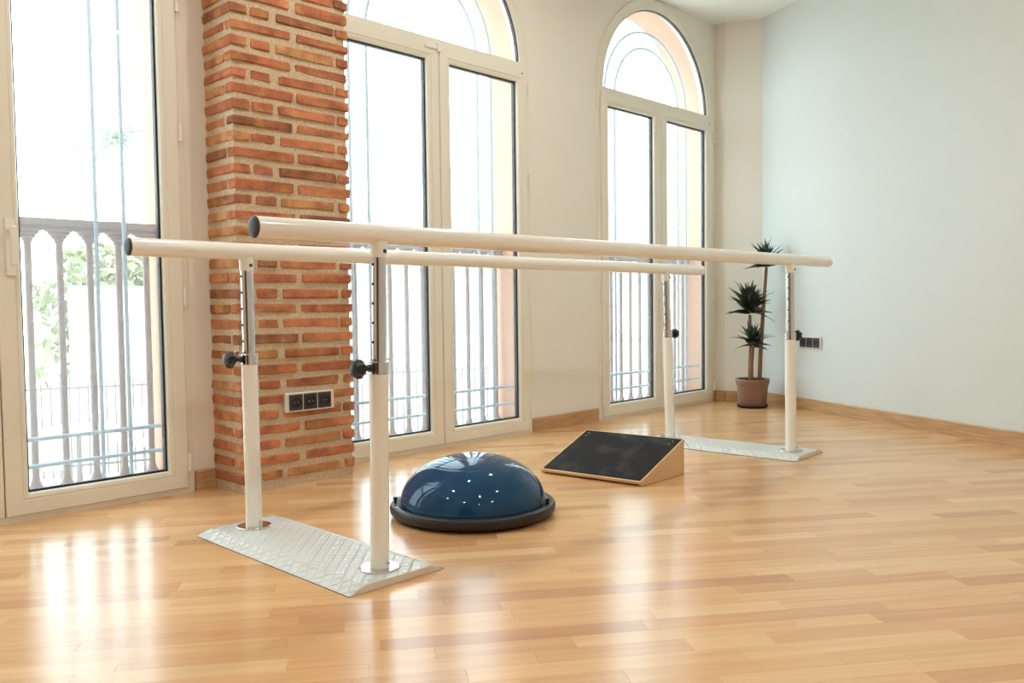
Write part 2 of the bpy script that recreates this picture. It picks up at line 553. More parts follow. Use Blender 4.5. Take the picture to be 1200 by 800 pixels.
ca, sa = math.cos(PLANK_ANG), math.sin(PLANK_ANG)
SW = 0.0655
rngp = random.Random(21)
planks = []
for r_ in range(-125, 110):
    t = -9 + rngp.random() * 0.5
    while t < 9:
        L = rngp.choice((0.22, 0.3, 0.36, 0.42, 0.48, 0.55, 0.62)) + rngp.uniform(-.03, .03)
        g_ = 0.0002
        q = [(t + g_, r_ * SW + g_), (t + L - g_, r_ * SW + g_), (t + L - g_, (r_ + 1) * SW - g_), (t + g_, (r_ + 1) * SW - g_)]
        q = [(a * ca - b * sa, a * sa + b * ca) for a, b in q]
        q = clip(q, room_poly)
        if len(q) >= 3 and area(q) > 2e-4:
            tint = min(1, max(0, rngp.gauss(0.56, 0.29)))
            cx = sum(p[0] for p in q) / len(q); cy = sum(p[1] for p in q) / len(q)
            s_ = 0.0
            pr = [proj((x, y, 0)) for x, y in q]
            if all(pr):
                inf = clip([(p[0], p[1]) for p in reversed(pr)], [(0, 0), (1200, 0), (1200, 800), (0, 800)])
                if len(inf) >= 3: s_ = abs(area(inf))
            planks.append((s_, q, tint, cx, cy))
        t += L
planks.sort(key=lambda p: -p[0])


def plank_mesh(q, o):
    n = len(q)
    return ([(x - o[0], y - o[1], 0) for x, y in q] + [(x - o[0], y - o[1], -0.006) for x, y in q],
            [tuple(range(n))] + [((i + 1) % n, i, n + i, n + (i + 1) % n) for i in range(n)])


def tint_attr(me, vals):
    a = me.attributes.new('tint', 'FLOAT', 'POINT')
    a.data.foreach_set('value', vals)


for s_, q, tint, cx, cy in planks[:300]:
    v, f = plank_mesh(q, (cx, cy))
    me = bpy.data.meshes.new('plank'); me.from_pydata(v, [], f); me.materials.append(M['floor'])
    tint_attr(me, [tint] * len(v))
    o = bpy.data.objects.new('plank', me); o.location = (cx, cy, 0); o.parent = slab; col.objects.link(o)
V, F, T = [], [], []
for s_, q, tint, cx, cy in planks[300:]:
    v, f = plank_mesh(q, (0, 0)); k = len(V)
    V += v; F += [tuple(i + k for i in ff) for ff in f]; T += [tint] * len(v)
me = bpy.data.meshes.new('plank_field'); me.from_pydata(V, [], F); me.materials.append(M['floor']); tint_attr(me, T)
o = bpy.data.objects.new('plank_field', me); o.parent = slab; o['kind'] = 'stuff'; col.objects.link(o)

# ceiling
tag(MB().prism([(XL - .2, YB - .2), (RB.x + .35, YB - .2), (6.35, 3.3), (6.25, 3.75), (XL - .2, 3.75)], CEIL, CEIL + .2).build('ceiling', 'ceiling'),
    'smooth white plaster ceiling above the corner', 'ceiling', kind='structure')


def arched_wall(y0, y1, hw, zs, x0, x1, zb, zt, mb):
    """a wall in xz with arched doorways cut out of it, thickness y0..y1"""
    n = 28
    edges = [None] + DOORS + [None]
    for i in range(len(DOORS) + 1):
        a, b = edges[i], edges[i + 1]
        poly = []
        # bottom left -> bottom right -> up -> top -> back
        if a is None: poly += [(x0, zb)]
        else: poly += [(a + hw, zb)]
        if b is None: poly += [(x1, zb), (x1, zt)]
        else:
            poly += [(b - hw, zb)]
            poly += [(b - hw * math.cos(math.pi / 2 * k / n), zs + hw * math.sin(math.pi / 2 * k / n)) for k in range(n + 1)]
            poly += [(b, zt)]
        if a is None: poly += [(x0, zt)]
        else:
            poly += [(a, zt)]
            poly += [(a + hw * math.sin(math.pi / 2 * k / n), zs + hw * math.cos(math.pi / 2 * k / n)) for k in range(n + 1)]
        mb.prism_y(poly, y0, y1)
    return mb


tag(arched_wall(YW, 3.55, 0.70, ZS, XL - .2, 6.25, -0.02, CEIL + .02, MB()).build('wall_window', 'wall'),
    'cream painted wall pierced by three tall arched doors', 'wall', kind='structure')
fac = arched_wall(3.55, 3.77, 0.675, ZS, XL - .2, 8.0, 0.0, 3.6, MB()).box(XL - .2, 8.0, 3.56, 3.77, -1.4, 0.0)
tag(fac.build('wall_facade', 'stucco'), 'peach stucco outer wall seen in the door reveals', 'wall', kind='structure')

tag(MB().prism([(5.865, 3.48), (5.860, 3.387), (CORNER.x, CORNER.y), (CORNER.x + .05, CORNER.y), (6.25, 3.3), (6.25, 3.5)], -0.02, CEIL + .02).build('wall_corner', 'wall'),
    'narrow cream wall strip across the corner behind the plant', 'wall', kind='structure')
A_ = CORNER; B_ = RB - WR * .2
tag(MB().prism([(A_.x, A_.y), (B_.x, B_.y), (B_.x + WRN.x * .2, B_.y + WRN.y * .2), (A_.x + WRN.x * .2 + WR.x * .3, A_.y + WRN.y * .2 + WR.y * .3), (A_.x + WR.x * .02, A_.y + WR.y * .02)][::-1], -0.02, CEIL + .02).build('wall_right', 'wall_daylit'),
    'large plain white wall on the right', 'wall', kind='structure')
tag(MB().box(XL - .2, XL, YB - .2, 3.6, -.02, CEIL + .02).build('wall_left', 'backwall'), 'plain wall far left out of view', 'wall', kind='structure')
tag(MB().box(XL - .2, RB.x + .2, YB - .2, YB, -.02, CEIL + .02).build('wall_back', 'backwall'), 'plain wall behind the viewer', 'wall', kind='structure')


# invented brown door shape behind the viewer, added for the chrome to mirror
DBO = (XL, -1.55, 0)
refl_back = empty('door_4', DBO, 'added brown four-leaf door shape behind the viewer for the chrome to reflect', 'door', kind='structure')
for y0 in (-2.35, -1.55, -.75, .05):
    lf = MB().box(XL, XL + .03, y0 + .003, y0 + .797, .005, 2.1).build('leaf', 'refl_brown', refl_back, DBO)
    for z0, z1 in ((.15, .95), (1.1, 1.95)):
        MB().box(XL + .03, XL + .038, y0 + .13, y0 + .67, z0, z1).build('reflector_panel', 'refl_brown', lf, DBO)
MB().box(XL, XL + .045, -2.43, -2.35, 0, 2.18).box(XL, XL + .045, .85, .93, 0, 2.18).box(XL, XL + .045, -2.35, .85, 2.1, 2.18).build('frame', 'refl_brown', refl_back, DBO)


# skirting boards
def skirting(name, a, b, inward, label, h=0.085, t=0.014):
    a, b, n = Vector(a), Vector(b), Vector(inward).normalized()
    d = (b - a).normalized()
    prof = [(0, 0), (t, 0), (t, h - .006), (t - .005, h), (0, h)]
    rings = [[p + n * (u_ - 0.001) + Vector((0, 0, w)) for u_, w in prof] for p in (a, b)]
    o = MB().loft(rings, True, True).build(name, 'oak')
    return tag(o, label, 'skirting board', kind='structure')


skirting('baseboard_1', (1.617, YW, 0), (1.705, YW, 0), (0, -1, 0), 'short oak skirting stub between left door and brick pillar')
skirting('baseboard_2', (3.736, YW, 0), (4.383, YW, 0), (0, -1, 0), 'oak skirting board between the two right-hand arched doors')
skirting('baseboard_3', (5.822, YW, 0), (5.866, YW, 0), (0, -1, 0), 'tiny oak skirting piece right of the far arched door')
skirting('baseboard_4', (5.865, YW, 0), (5.860, 3.387, 0), (-1, 0, 0), 'oak skirting on the small step beside the far door')
skirting('baseboard_5', (5.860, 3.387, 0), (CORNER.x, CORNER.y, 0), (-0.87, -0.5, 0), 'oak skirting along the corner strip behind the plant pot')
skirting('baseboard_right', CORNER, RB, -WRN, 'long oak skirting board along the white right wall')


# ------------------------------------------------------------------ arched doors
HINGE_Z = (0.13, 0.83, 1.51, 2.04)
DOOR_LABELS = ['cream double glazed door cut off by the left edge, beside the brick pillar',
               'arched cream double door directly right of the brick pillar, fanlight top cropped',
               'farthest arched cream double door with whole fanlight, nearest the corner']


def leaf(root, org, x0, x1, hinge_right, handle):
    z0, z1 = 0.022, 2.165
    prof = [(0, 3.505), (0, 3.457), (0.003, 3.454), (0.054, 3.454), (0.056, 3.458), (0.059, 3.458), (0.061, 3.455), (0.074, 3.459), (0.078, 3.466), (0.078, 3.505)]
    lf = MB().rect_loft(x0, x1, z0, z1, prof).build('leaf', 'upvc', root, org)
    MB().rect_loft(x0, x1, z0, z1, [(0.0735, 3.480), (0.0735, 3.505), (0.086, 3.505), (0.086, 3.480)]).build('gasket', 'gasket', lf, org)
    MB().box(x0 + .08, x1 - .08, 3.486, 3.500, z0 + .08, z1 - .08).build('pane', 'glass', lf, org)
    xh = x1 + .004 if hinge_right else x0 - .004
    for z in HINGE_Z:
        MB().lathe([(.0085, 0), (.0085, .036), (.006, .0365), (.006, .0385), (.0085, .039), (.0085, .075)], (xh, 3.447, z - .0375), n=12).build('hinge', 'hinge', lf, org, 40)
    if handle:
        xm = x0 + .043
        b = MB().obox((xm, 3.4505, 1.01), (1, 0, 0), (0, 1, 0), (0, 0, 1), .016, .005, .105, .003)
        b.lathe([(.010, 0), (.010, .038)], (xm, 3.449, 1.07), (0, -1, 0), 12)
        b.obox((xm, 3.406, 1.012), (1, 0, 0), (0, 1, 0), (0, 0, 1), .011, .007, .072, .004)
        b.build('handle', 'hinge', lf, org, 30)
    return lf


for i, cx in enumerate(DOORS):
    org = (cx, YW, 0)
    root = empty('door_%d' % (i + 1), org, DOOR_LABELS[i], 'door', kind='structure')
    fr = MB().arch_loft(cx, ZS, 0.0, [(0.718, 3.482), (0.716, 3.468), (0.700, 3.464), (0.690, 3.464), (0.690, 3.506), (0.672, 3.506), (0.672, 3.552), (0.7005, 3.552), (0.7005, 3.482)], 40)
    fr.build('frame', 'upvc', root, org, 35)
    MB().box(cx - .690, cx + .690, 3.462, 3.545, 0.0, 0.021).build('sill', 'upvc', root, org)
    tr = MB().box(cx - .690, cx + .690, 3.462, 3.545, 2.167, 2.200)
    tr.build('transom', 'upvc', root, org)
    # fanlight: bead ring, gasket and pane
    fl = MB().arch_loft(cx, ZS, ZS, [(0.690, 3.466), (0.660, 3.466), (0.645, 3.474), (0.645, 3.505), (0.690, 3.505)], 40)
    fo = fl.build('fanlight_frame', 'upvc', root, org, 35)
    MB().arch_loft(cx, ZS, ZS, [(0.647, 3.482), (0.640, 3.482), (0.640, 3.503), (0.647, 3.503)], 40).build('gasket', 'gasket', fo, org, 35)
    pg = [(cx + .643 * math.cos(math.pi * k / 40), ZS + .643 * math.sin(math.pi * k / 40)) for k in range(41)]
    MB().prism_y(pg, 3.486, 3.500).build('pane', 'glass', fo, org)
    MB().box(cx - .012, cx + .012, 3.498, 3.506, .03, 2.16).build('meeting_shade', 'gasket', root, org)  # dark strip added behind the leaf gap to draw its shade line
    leaf(root, org, cx - .688, cx - .0022, False, False)
    leaf(root, org, cx + .0022, cx + .688, True, i == 0)
    if i > 0:
        s = MB().lathe([(.007, 0), (.007, .006), (.004, .008)], (cx + .64, 3.453, 2.135), (0, -1, 0), 10)
        s.build('screw_cap', 'chrome', root, org, 30)
    if i == 1:
        b = MB().obox((cx - .055, 3.452, 2.148), (1, 0, 0), (0, 1, 0), (0, 0, 1), .045, .008, .011, .004)
        b.obox((cx - .006, 3.450, 2.150), (1, 0, 0), (0, 1, 0), (0, 0, 1), .014, .010, .022, .003)
        b.build('lamp_highlight', 'hinge', root, org)  # white blocks modelled in place of a lamp highlight on the door head

# ------------------------------------------------------------------ brick pillar
PX0, PX1, PY0, PY1 = 1.703, 2.272, 3.234, 3.48
pil = empty('brick_pillar', (1.9875, 3.36, 0), 'square pillar of thin reddish bricks with wide sandy mortar', 'pillar', kind='structure')
PO = (1.9875, 3.36, 0)
core = MB()
# mortar core: a finely divided box so its faces can sit a little unevenly behind the bricks
cr_ = random.Random(5)
nz = 90
ring_xy = [(PX0 + .007, PY1), (PX0 + .007, PY0 + .18), (PX0 + .007, PY0 + .09), (PX0 + .008, PY0 + .008)] + \
          [(PX0 + .008 + (PX1 - PX0 - .016) * k / 8, PY0 + .007) for k in range(1, 8)] + \
          [(PX1 - .011, PY0 + .009), (PX1 - .011, PY0 + .12), (PX1 - .011, PY1)]
rings = []
for k in range(nz + 1):
    z = CEIL * k / nz
    rings.append([(x + cr_.uniform(-.0025, .0025), y + (cr_.uniform(-.0025, .0025) if y < PY1 else 0), z) for x, y in ring_xy])
core.loft(rings, True, True).build('mortar_core', 'mortar', pil, PO, 60)
br = random.Random(11)


def brick(x0, x1, y0, y1, z0, z1):
    c = ((x0 + x1) / 2, (y0 + y1) / 2, (z0 + z1) / 2)
    mb = MB().obox(c, (1, 0, 0), (0, 1, 0), (0, 0, 1), (x1 - x0) / 2, (y1 - y0) / 2, (z1 - z0) / 2, 0.0045)
    j = 0.0031
    mb.v = [(x + br.uniform(-j, j), y + br.uniform(-j, j), z + br.uniform(-j, j)) for x, y, z in mb.v]
    o = mb.build('brick', 'brick', pil, c)
    o.location = (c[0] - PO[0], c[1] - PO[1], c[2] - PO[2])


PITCH, BH = 0.0647, 0.0385
top0 = 2.023            # top of a course with headers at the corner
k = 0
zt = top0 + PITCH * 14
zi = -14
while True:
    zt = top0 - PITCH * zi
    if zt < 0.03: break
    if zt <= CEIL + 0.01:
        z1 = min(zt + br.uniform(-.002, .002), CEIL - .002); z0 = max(zt - BH + br.uniform(-.002, .002), 0.004)
        jx = lambda: br.uniform(-.008, .008)
        pr = lambda: PY0 + br.uniform(-.003, .003)
        sx = PX0 + br.uniform(-.003, .003); ex = PX1 + br.uniform(-.004, .004)
        if zi % 2 == 0:
            a = 1.778 + jx(); b = 1.792 + jx() + .004; c_ = 1.889 + jx(); d = 1.918 + jx(); e = 2.195 + jx(); g2 = 2.213 + jx()
            brick(sx, a, pr(), PY1 - .003, z0, z1)
            brick(b, c_, pr(), PY0 + .09, z0, z1)
            brick(d, e, pr(), PY0 + .09, z0, z1)
            brick(g2, ex, pr(), PY1 - .003, z0, z1)
        else:
            a = 1.983 + jx(); b = 2.008 + jx()
            sy = PY0 + .056 + br.uniform(-.004, .004)
            brick(sx, a, pr(), sy, z0, z1)
            brick(sx + .001, sx + .09, sy + .016, PY1 - .003, z0, z1)
            brick(b, ex, pr(), PY0 + .13, z0, z1)
            brick(ex - .08, ex - .001, PY0 + .15, PY1 - .003, z0, z1)
    zi += 1


# ------------------------------------------------------------------ triple sockets
def socket(name, c, ax, n, label, w=0.232, h=0.084, frame='socket_frame'):
    """ax: direction along the wall, n: out of the wall"""
    c, ax, n = Vector(c), Vector(ax).normalized(), Vector(n).normalized()
    root = empty(name, c, label, 'socket')
    up = Vector((0, 0, 1))
    MB().obox(c + n * .007, ax, n, up, w / 2, .0085, h / 2, .003).build('frame', frame, root, c)
    for k in (-1, 0, 1):
        p = c + ax * k * 0.0725
        b = MB().obox(p + n * .0165, ax, n, up, .0335, .003, .0345, .002).build('insert', 'socket', root, c)
        MB().lathe([(.0235, 0), (.0235, .0035), (.0195, .0035), (.0185, .0006)], p + n * .0193, n, 24).build('well', 'black_plastic', b, c, 30)
        for s_ in (-1, 1):
            MB().lathe([(.0026, 0), (.0026, .0009)], p + n * .0199 + ax * .0095 * s_, n, 8).build('contact', 'chrome', b, c)


socket('wall_socket', (2.029, 3.2335, 0.3655), (1, 0, 0), (0, -1, 0), 'white framed triple socket on the brick pillar', w=.246)
SK = CORNER + WR * ((2.63 - CORNER.y) / WR.y)
socket('wall_socket', (SK.x - WRN.x * .001, SK.y - WRN.y * .001, 0.484), WR, -WRN, 'grey triple socket on the right wall beside the post', w=.226)

# ------------------------------------------------------------------ parallel bars
PB = (2.73, 2.31, 0)
bars = empty('parallel_bars', PB, 'cream walking parallel bars on four chrome posts and two tread plates', 'parallel bars')
RB_ = 0.0288
# plates: folded tread sheet, sloped long sides, open ends
PLATES = [((1.4525, 2.316), 0.0, 0.168, 0.445), ((4.004, 2.300), math.radians(3.0), 0.168, 0.445)]
PH = 0.021
for (cx, cy), ang, hw, hl in PLATES:
    ax = Vector((math.cos(ang), math.sin(ang), 0)); ay = Vector((-math.sin(ang), math.cos(ang), 0)); c = Vector((cx, cy, 0))
    P = lambda u_, v_, z: c + ax * u_ + ay * v_ + Vector((0, 0, z))
    sec = [(-hw, 0.0025), (-hw + .052, PH), (hw - .052, PH), (hw, 0.0025)]
    mb = MB().loft([[P(u_, v_, z) for u_, z in sec] for v_ in (-hl, hl)], False)
    mb.loft([[P(u_, v_, z - .002) for u_, z in sec] for v_ in (-hl, hl)], False)
    pl = mb.build('base_plate', 'tread', bars, PB)
    for v_ in (-hl, hl):
        s_ = -1 if v_ < 0 else 1
        MB().loft([[P(u_, v_ + dd, z) for u_, z in ((-hw, .001), (-hw + .052, PH), (hw - .052, PH), (hw, .001))] for dd in (-.0015 * s_ - .0005, .001 * s_)], True, True).build('end_flange', 'plate_end', pl, PB)
    MB().loft([[P(u_, v_, z) for u_, z in ((-hw, 0), (-hw, .0022), (hw, .0022), (hw, 0))] for v_ in (-hl, hl)], True, True).build('rubber_pad', 'rim', pl, PB)
# rails
RAILS = [((1.081, 1.9535, 0.9825), (4.448, 1.9535, 0.9850)), ((1.049, 2.6646, 0.9715), (4.338, 2.6646, 0.9640))]
for a, b in RAILS:
    a, b = Vector(a), Vector(b)
    rl = MB().tube([a, b], RB_, 32, True).build('rail', 'white_enamel', bars, PB, 40)
    d = (b - a).normalized()
    MB().lathe([(.001, -.0075), (.016, -.007), (.024, -.0055), (RB_ - .0004, -.002), (RB_ - .0004, .002)], a, d, 28).build('end_cap', 'cap', rl, PB, 40)
    MB().lathe([(.001, .0075), (.018, .0068), (.025, .0048), (RB_ + .0003, .001), (RB_ + .0003, -.004)], b, d, 28).build('end_cap', 'white_enamel', rl, PB, 40)


def post(foot, head, rail_z, side):
    """foot on the plate, head just below the rail; side: -1 knob towards -x, 1 towards +x"""
    foot, head = Vector(foot), Vector(head)
    t = (head - foot).normalized()
    at = lambda z: foot + t * ((z - foot.z) / t.z)
    zc0, zc1 = 0.585, 0.621
    lt = MB().tube([at(PH), at(zc0)], 0.0272, 28).build('lower_tube', 'white_enamel', bars, PB, 40)
    MB().lathe([(.058, 0), (.058, .004), (.056, .0055), (.0275, .0055)], at(PH + .0003), (0, 0, 1), 32).build('flange', 'chrome', lt, PB, 30)
    nd = Vector((0.25, -0.97, 0))
    MB().tube([at(PH + .02) + nd * .024, at(PH + .02) + nd * .036], .0045, 10).build('set_screw', 'chrome', lt, PB, 30)
    MB().tube([at(PH + .006), at(PH + .034)], 0.0282, 28).build('foot_sleeve', 'white_enamel', lt, PB, 40)
    cl = MB().lathe([(.0245, 0), (.0282, .001), (.0282, zc1 - zc0 - .003), (.0245, zc1 - zc0)], at(zc0 + .0005), t, 28).build('collar', 'chrome', lt, PB, 40)
    # upper telescopic tube with adjusting holes
    ut = MB().tube([at(zc0 + .002), at(rail_z - .062)], 0.0213, 28).build('upper_tube', 'chrome', bars, PB, 40)
    hx = Vector((-1, 0, 0))
    z = rail_z - .085
    while z > zc1 + .012:
        p = at(z)
        MB().lathe([(.0042, .0), (.0042, .0016)], p + hx * .0206, hx, 10).build('hole', 'hole', ut, PB)
        z -= .0553
    # sleeve carrying the rail
    br_ = MB().tube([at(rail_z - .066), at(rail_z - .020)], 0.0242, 28).build('bracket', 'white_enamel', bars, PB, 40)
    sd = Vector((0.1, -1, 0)).normalized()
    MB().lathe([(.006, 0), (.006, .003), (.003, .0035)], at(rail_z - .048) + sd * .0235, sd, 12).build('bolt', 'cap', br_, PB, 30)
    # clamping knob
    kx = Vector((side, 0, 0)); p = at((zc0 + zc1) / 2)
    kb = MB()
    kb.lathe([(.0045, .024), (.0045, .06)], p, kx, 12)
    kb.lathe([(.010, .028), (.011, .030), (.011, .036), (.010, .038)], p, kx, 16)
    kb.lathe([(.009, .046), (.010, .058), (.014, .063)], p, kx, 16)
    # star head
    a = Vector((0, 1, 0)); b = Vector((0, 0, 1)); rings = []
    for rad, h in ((.012, .058), (.0235, .062), (.0262, .069), (.0262, .080), (.020, .088), (.007, .092)):
        rings.append([p + kx * h + (a * math.cos(2 * math.pi * k / 28) + b * math.sin(2 * math.pi * k / 28)) * rad * (1 + .09 * math.cos(7 * 2 * math.pi * k / 28)) for k in range(28)])
    kb.loft(rings, True, True)
    kb.build('clamp_knob', 'black_plastic', lt, PB, 35)
    # locking pin with pull ring
    pn = at(zc1 + .005)
    MB().tube([pn - kx * .044, pn + kx * .036] if side > 0 else [pn + kx * .030, pn - kx * .040], .0026, 8).build('locking_pin', 'chrome', lt, PB, 30)
    rc = pn + kx * (.044 if side < 0 else -.046) + Vector((0, 0, -.002 if side < 0 else -.016))
    ring = [rc + Vector((math.cos(q_), 0.3 * math.cos(q_), math.sin(q_))) * (.0115) for q_ in [2 * math.pi * k / 20 for k in range(21)]]
    MB().tube(ring, .0011, 6).build('pull_ring', 'chrome', lt, PB, 40)


post((1.4545, 1.9615, PH), (1.467, 1.9535, 0.93), 0.9827, -1)
post((1.4450, 2.6650, PH), (1.4410, 2.6646, 0.92), 0.9707, -1)
post((4.0180, 1.9500, PH), (4.0100, 1.9535, 0.93), 0.9847, 1)
post((4.0080, 2.6650, PH), (3.9720, 2.6646, 0.92), 0.9648, 1)

# ------------------------------------------------------------------ balance dome
BC = (2.135, 2.292, 0)
ball = empty('balance_dome', BC, 'glossy blue half-ball balance trainer with dark rim on the floor', 'balance trainer')
bb = MB().lathe([(.20, 0.006), (.284, 0.006), (.298, 0.010), (.308, 0.022), (.309, 0.036), (.304, 0.046), (.295, 0.0495), (.282, 0.0505), (.276, 0.047), (.270, .045), (.2, .045)], BC, n=72)
base = bb.build('rim', 'rim', ball, BC, 40)
MB().lathe([(.255, 0.0), (.262, 0.003), (.262, .0065), (.2, .0065)], BC, n=48).build('foot_ring', 'black_plastic', base, BC, 40)
prof = []
R0, HT, Z0 = 0.271, 0.178, 0.046
for k in range(40):
    a = math.pi / 2 * k / 40
    r = R0 * math.cos(a) ** 0.94; h = Z0 + HT * math.sin(a) ** 1.0
    for rg in (0.085, 0.165, 0.236):
        r_mid = R0 * math.cos(a) ** 0.94
        h -= 0.0016 * math.exp(-((r_mid - rg) / .0035) ** 2)
    prof.append((r, h))
prof2 = []
for k in range(161):
    a = math.pi / 2 * k / 160 * 0.9999
    r = R0 * math.cos(a) ** 0.94; h = Z0 + HT * math.sin(a)
    for rg in (0.085, 0.16, 0.225):
        h -= 0.0006 * math.exp(-((r - rg) / .0022) ** 2)
    prof2.append((r, h))
dm = MB().lathe(prof2, BC, n=96).build('dome', 'dome', ball, BC, 60)
MB().lathe([(.012, 0), (.012, .0015), (.007, .003), (.001, .0032)], (BC[0], BC[1], Z0 + HT - .0012), n=20).build('air_plug', 'dome', dm, BC, 40)
for ang in (0, 1):
    q = math.radians(-62 if ang else 118 + 22)
    p = (BC[0] + .288 * math.cos(q), BC[1] + .288 * math.sin(q), .049)
    MB().lathe([(.006, 0), (.006, .012), (.0085, .013), (.0085, .02), (.005, .023)], p, n=14).build('strap_peg', 'black_plastic', base, BC, 40)
for k in range(10):
    q = 2 * math.pi * k / 10 + .2
    MB().lathe([(.0045, 0), (.0045, .0012), (.003, .0016)], (BC[0] + .292 * math.cos(q), BC[1] + .292 * math.sin(q), .0498), n=10).build('rim_screw', 'chrome', base, BC, 30)

# ------------------------------------------------------------------ calf stretch wedge
FL, FR_, BR_, BL = [Vector(p + (0,)) for p in ((2.858, 2.602), (2.918, 2.085), (3.266, 2.097), (3.208, 2.620))]
WO = tuple((FL + FR_ + BR_ + BL) / 4)
wedge = empty('slant_board', WO, 'wooden wedge slant board with black grip top near the far plate', 'slant board')
up = Vector((0, 0, 1)); WH = 0.160; TH = 0.013; lip = 0.008
n_s = (BR_ - FR_).normalized(); n_w = (FR_ - FL).normalized()


def side_board(f, b, inw, name):
    poly = [f + up * .001, b + up * .001, b + up * (WH - TH), f + up * lip + (b - f) * 0.0]
    MB().loft([[p for p in poly], [p + inw * .014 for p in poly]], True, True).build(name, 'plywood', wedge, WO)


side_board(FR_ + n_s * .004, BR_ - n_s * .0145, -n_w, 'side_board')
side_board(FL + n_s * .004, BL - n_s * .0145, n_w, 'side_board')
bk = [BR_, BL]
MB().loft([[p + n_s * d for p in (BR_, BL, BL + up * (WH - TH - .002), BR_ + up * (WH - TH - .002))] for d in (-.014, -.0005)], True, True).build('back_board', 'plywood', wedge, WO)
top = [FL + up * lip, FR_ + up * lip, BR_ + up * (WH - TH) + n_s * .006, BL + up * (WH - TH) + n_s * .006]
tn = (top[1] - top[0]).cross(top[3] - top[0]).normalized()
MB().loft([top, [p + tn * TH for p in top]], True, True).build('top_board', 'plywood', wedge, WO)
ins = lambda a, b, c_, d, e=.008: [a + (d - a).normalized() * e + (b - a).normalized() * e, b + (c_ - b).normalized() * e - (b - a).normalized() * e, c_ - (c_ - b).normalized() * e - (c_ - d).normalized() * e, d - (d - a).normalized() * e + (c_ - d).normalized() * e]
gp = ins(*top)
MB().loft([[p + tn * TH for p in gp], [p + tn * (TH + .0025) for p in gp]], True, True).build('grip_sheet', 'grip', wedge, WO)
for u_, v_ in ((.06, .93), (.94, .93), (.06, .86), (.93, .85)):
    p = (gp[0] * (1 - u_) + gp[1] * u_) * (1 - v_) + (gp[3] * (1 - u_) + gp[2] * u_) * v_ + tn * (TH + .0022)
    MB().lathe([(.0028, 0), (.0028, .0012), (.001, .0016)], p, tn, 10).build('screw', 'chrome', wedge, WO)

# ------------------------------------------------------------------ potted dracaena
PT = Vector((5.675, 3.055, 0))
plant = empty('potted_plant', PT, 'potted dracaena with three leaf tufts in a brown pot in the corner', 'plant')
MB().lathe([(.09, 0.0), (.102, .002), (.114, .016), (.116, .018), (.113, .018), (.100, .005), (.09, .005)], PT, n=40).build('saucer', 'saucer', plant, PT, 40)
pot = MB().lathe([(.085, .0052), (.093, .0055), (.097, .012), (.1125, .165), (.1165, .167), (.1225, .188), (.1225, .206), (.1195, .211), (.1165, .211), (.1140, .203), (.1090, .165), (.09, .02)], PT, n=48)
pot.build('pot', 'pot', plant, PT, 35)
so = MB().lathe([(.1135, .196), (.09, .200), (.05, .203), (.001, .204)], PT, n=32)
sr = random.Random(3)
so.v = [(x, y, z + sr.uniform(-.002, .005)) for x, y, z in so.v]
so.build('soil', 'soil', plant, PT, 60)
for k in range(26):      # bark chips on the soil
    a = sr.uniform(0, 6.28); r = sr.uniform(.02, .1)
    c = PT + Vector((r * math.cos(a), r * math.sin(a), .207))
    d = Vector((math.cos(a * 3), math.sin(a * 3), sr.uniform(-.2, .2))).normalized()
    so2 = MB().obox(c, d, d.cross(Vector((0, 0, 1))).normalized(), Vector((0, 0, 1)), sr.uniform(.008, .016), .006, .004, .002)
    so2.build('bark_chip', 'soil', plant, PT)


def leaf_mesh(L, W, droop):
    v, f = [], []
    n = 7
    for i in range(n + 1):
        t = i / n
        w = W * (0.45 + 0.55 * math.sin(math.pi * min(1, t * 1.25 + .12))) * (1 - t ** 3.2) if t < 1 else 0.0005
        x = L * t
        z = -droop * L * t * t
        fold = w * 0.35
        v += [(x, -w, z + fold), (x, 0, z), (x, w, z + fold), (x, -w * .96, z + fold - .0012), (x, 0, z - .0016), (x, w * .96, z + fold - .0012)]
    for i in range(n):
        a = i * 6; b = a + 6
        f += [(a, b, b + 1, a + 1), (a + 1, b + 1, b + 2, a + 2), (a + 4, b + 4, b + 3, a + 3), (a + 5, b + 5, b + 4, a + 4), (a + 3, b + 3, b, a), (a + 2, b + 2, b + 5, a + 5)]
    me = bpy.data.meshes.new('leaf'); me.from_pydata(v, [], f); me.materials.append(M['leaf']); me.shade_smooth()
    return me


LEAVES = [leaf_mesh(.160, .027, .12), leaf_mesh(.150, .027, .25), leaf_mesh(.130, .025, .05), leaf_mesh(.150, .026, .38)]
lr = random.Random(9)


def cane(pts, rad, name='cane'):
    return MB().tube(pts, rad, 12).build(name, 'cane', plant, PT, 50)


def tuft(part, base, h, n, spread, size):
    base = Vector(base)
    for k in range(n):
        t = k / (n - 1)
        az = k * 2.39996 + lr.uniform(-.25, .25)
        el = math.radians(22 + 60 * t ** 0.9 + lr.uniform(-10, 10))
        el = el if t > .14 else math.radians(lr.uniform(0, 20))
        o = bpy.data.objects.new('leaf', LEAVES[lr.choice((0, 1, 3)) if t < .55 else lr.choice((0, 2, 2))])
        while el < 1.5:      # leaves on the wall side stand up instead of piercing it
            tip = base + Vector((math.cos(az) * math.cos(el), math.sin(az) * math.cos(el), 0)) * .185 * size
            if (tip - CORNER).dot(WRN) < -.015: break
            el += .08
        mt = Matrix.Rotation(az, 4, 'Z') @ Matrix.Rotation(-el, 4, 'Y') @ Matrix.Rotation(lr.uniform(-.75, .75), 4, 'X')
        s_ = size * lr.uniform(.85, 1.1) * (1.0 if t < .7 else .85)
        o.matrix_local = Matrix.Translation(base + Vector((0, 0, h * t)) - PT) @ mt @ Matrix.Scale(s_, 4) @ Matrix.Translation((.006, 0, 0))
        o.parent = part
        col.objects.link(o)


RTx = Vector((RT.x, RT.y, 0)).normalized(); AW = Vector((FW.x, FW.y, 0)).normalized()
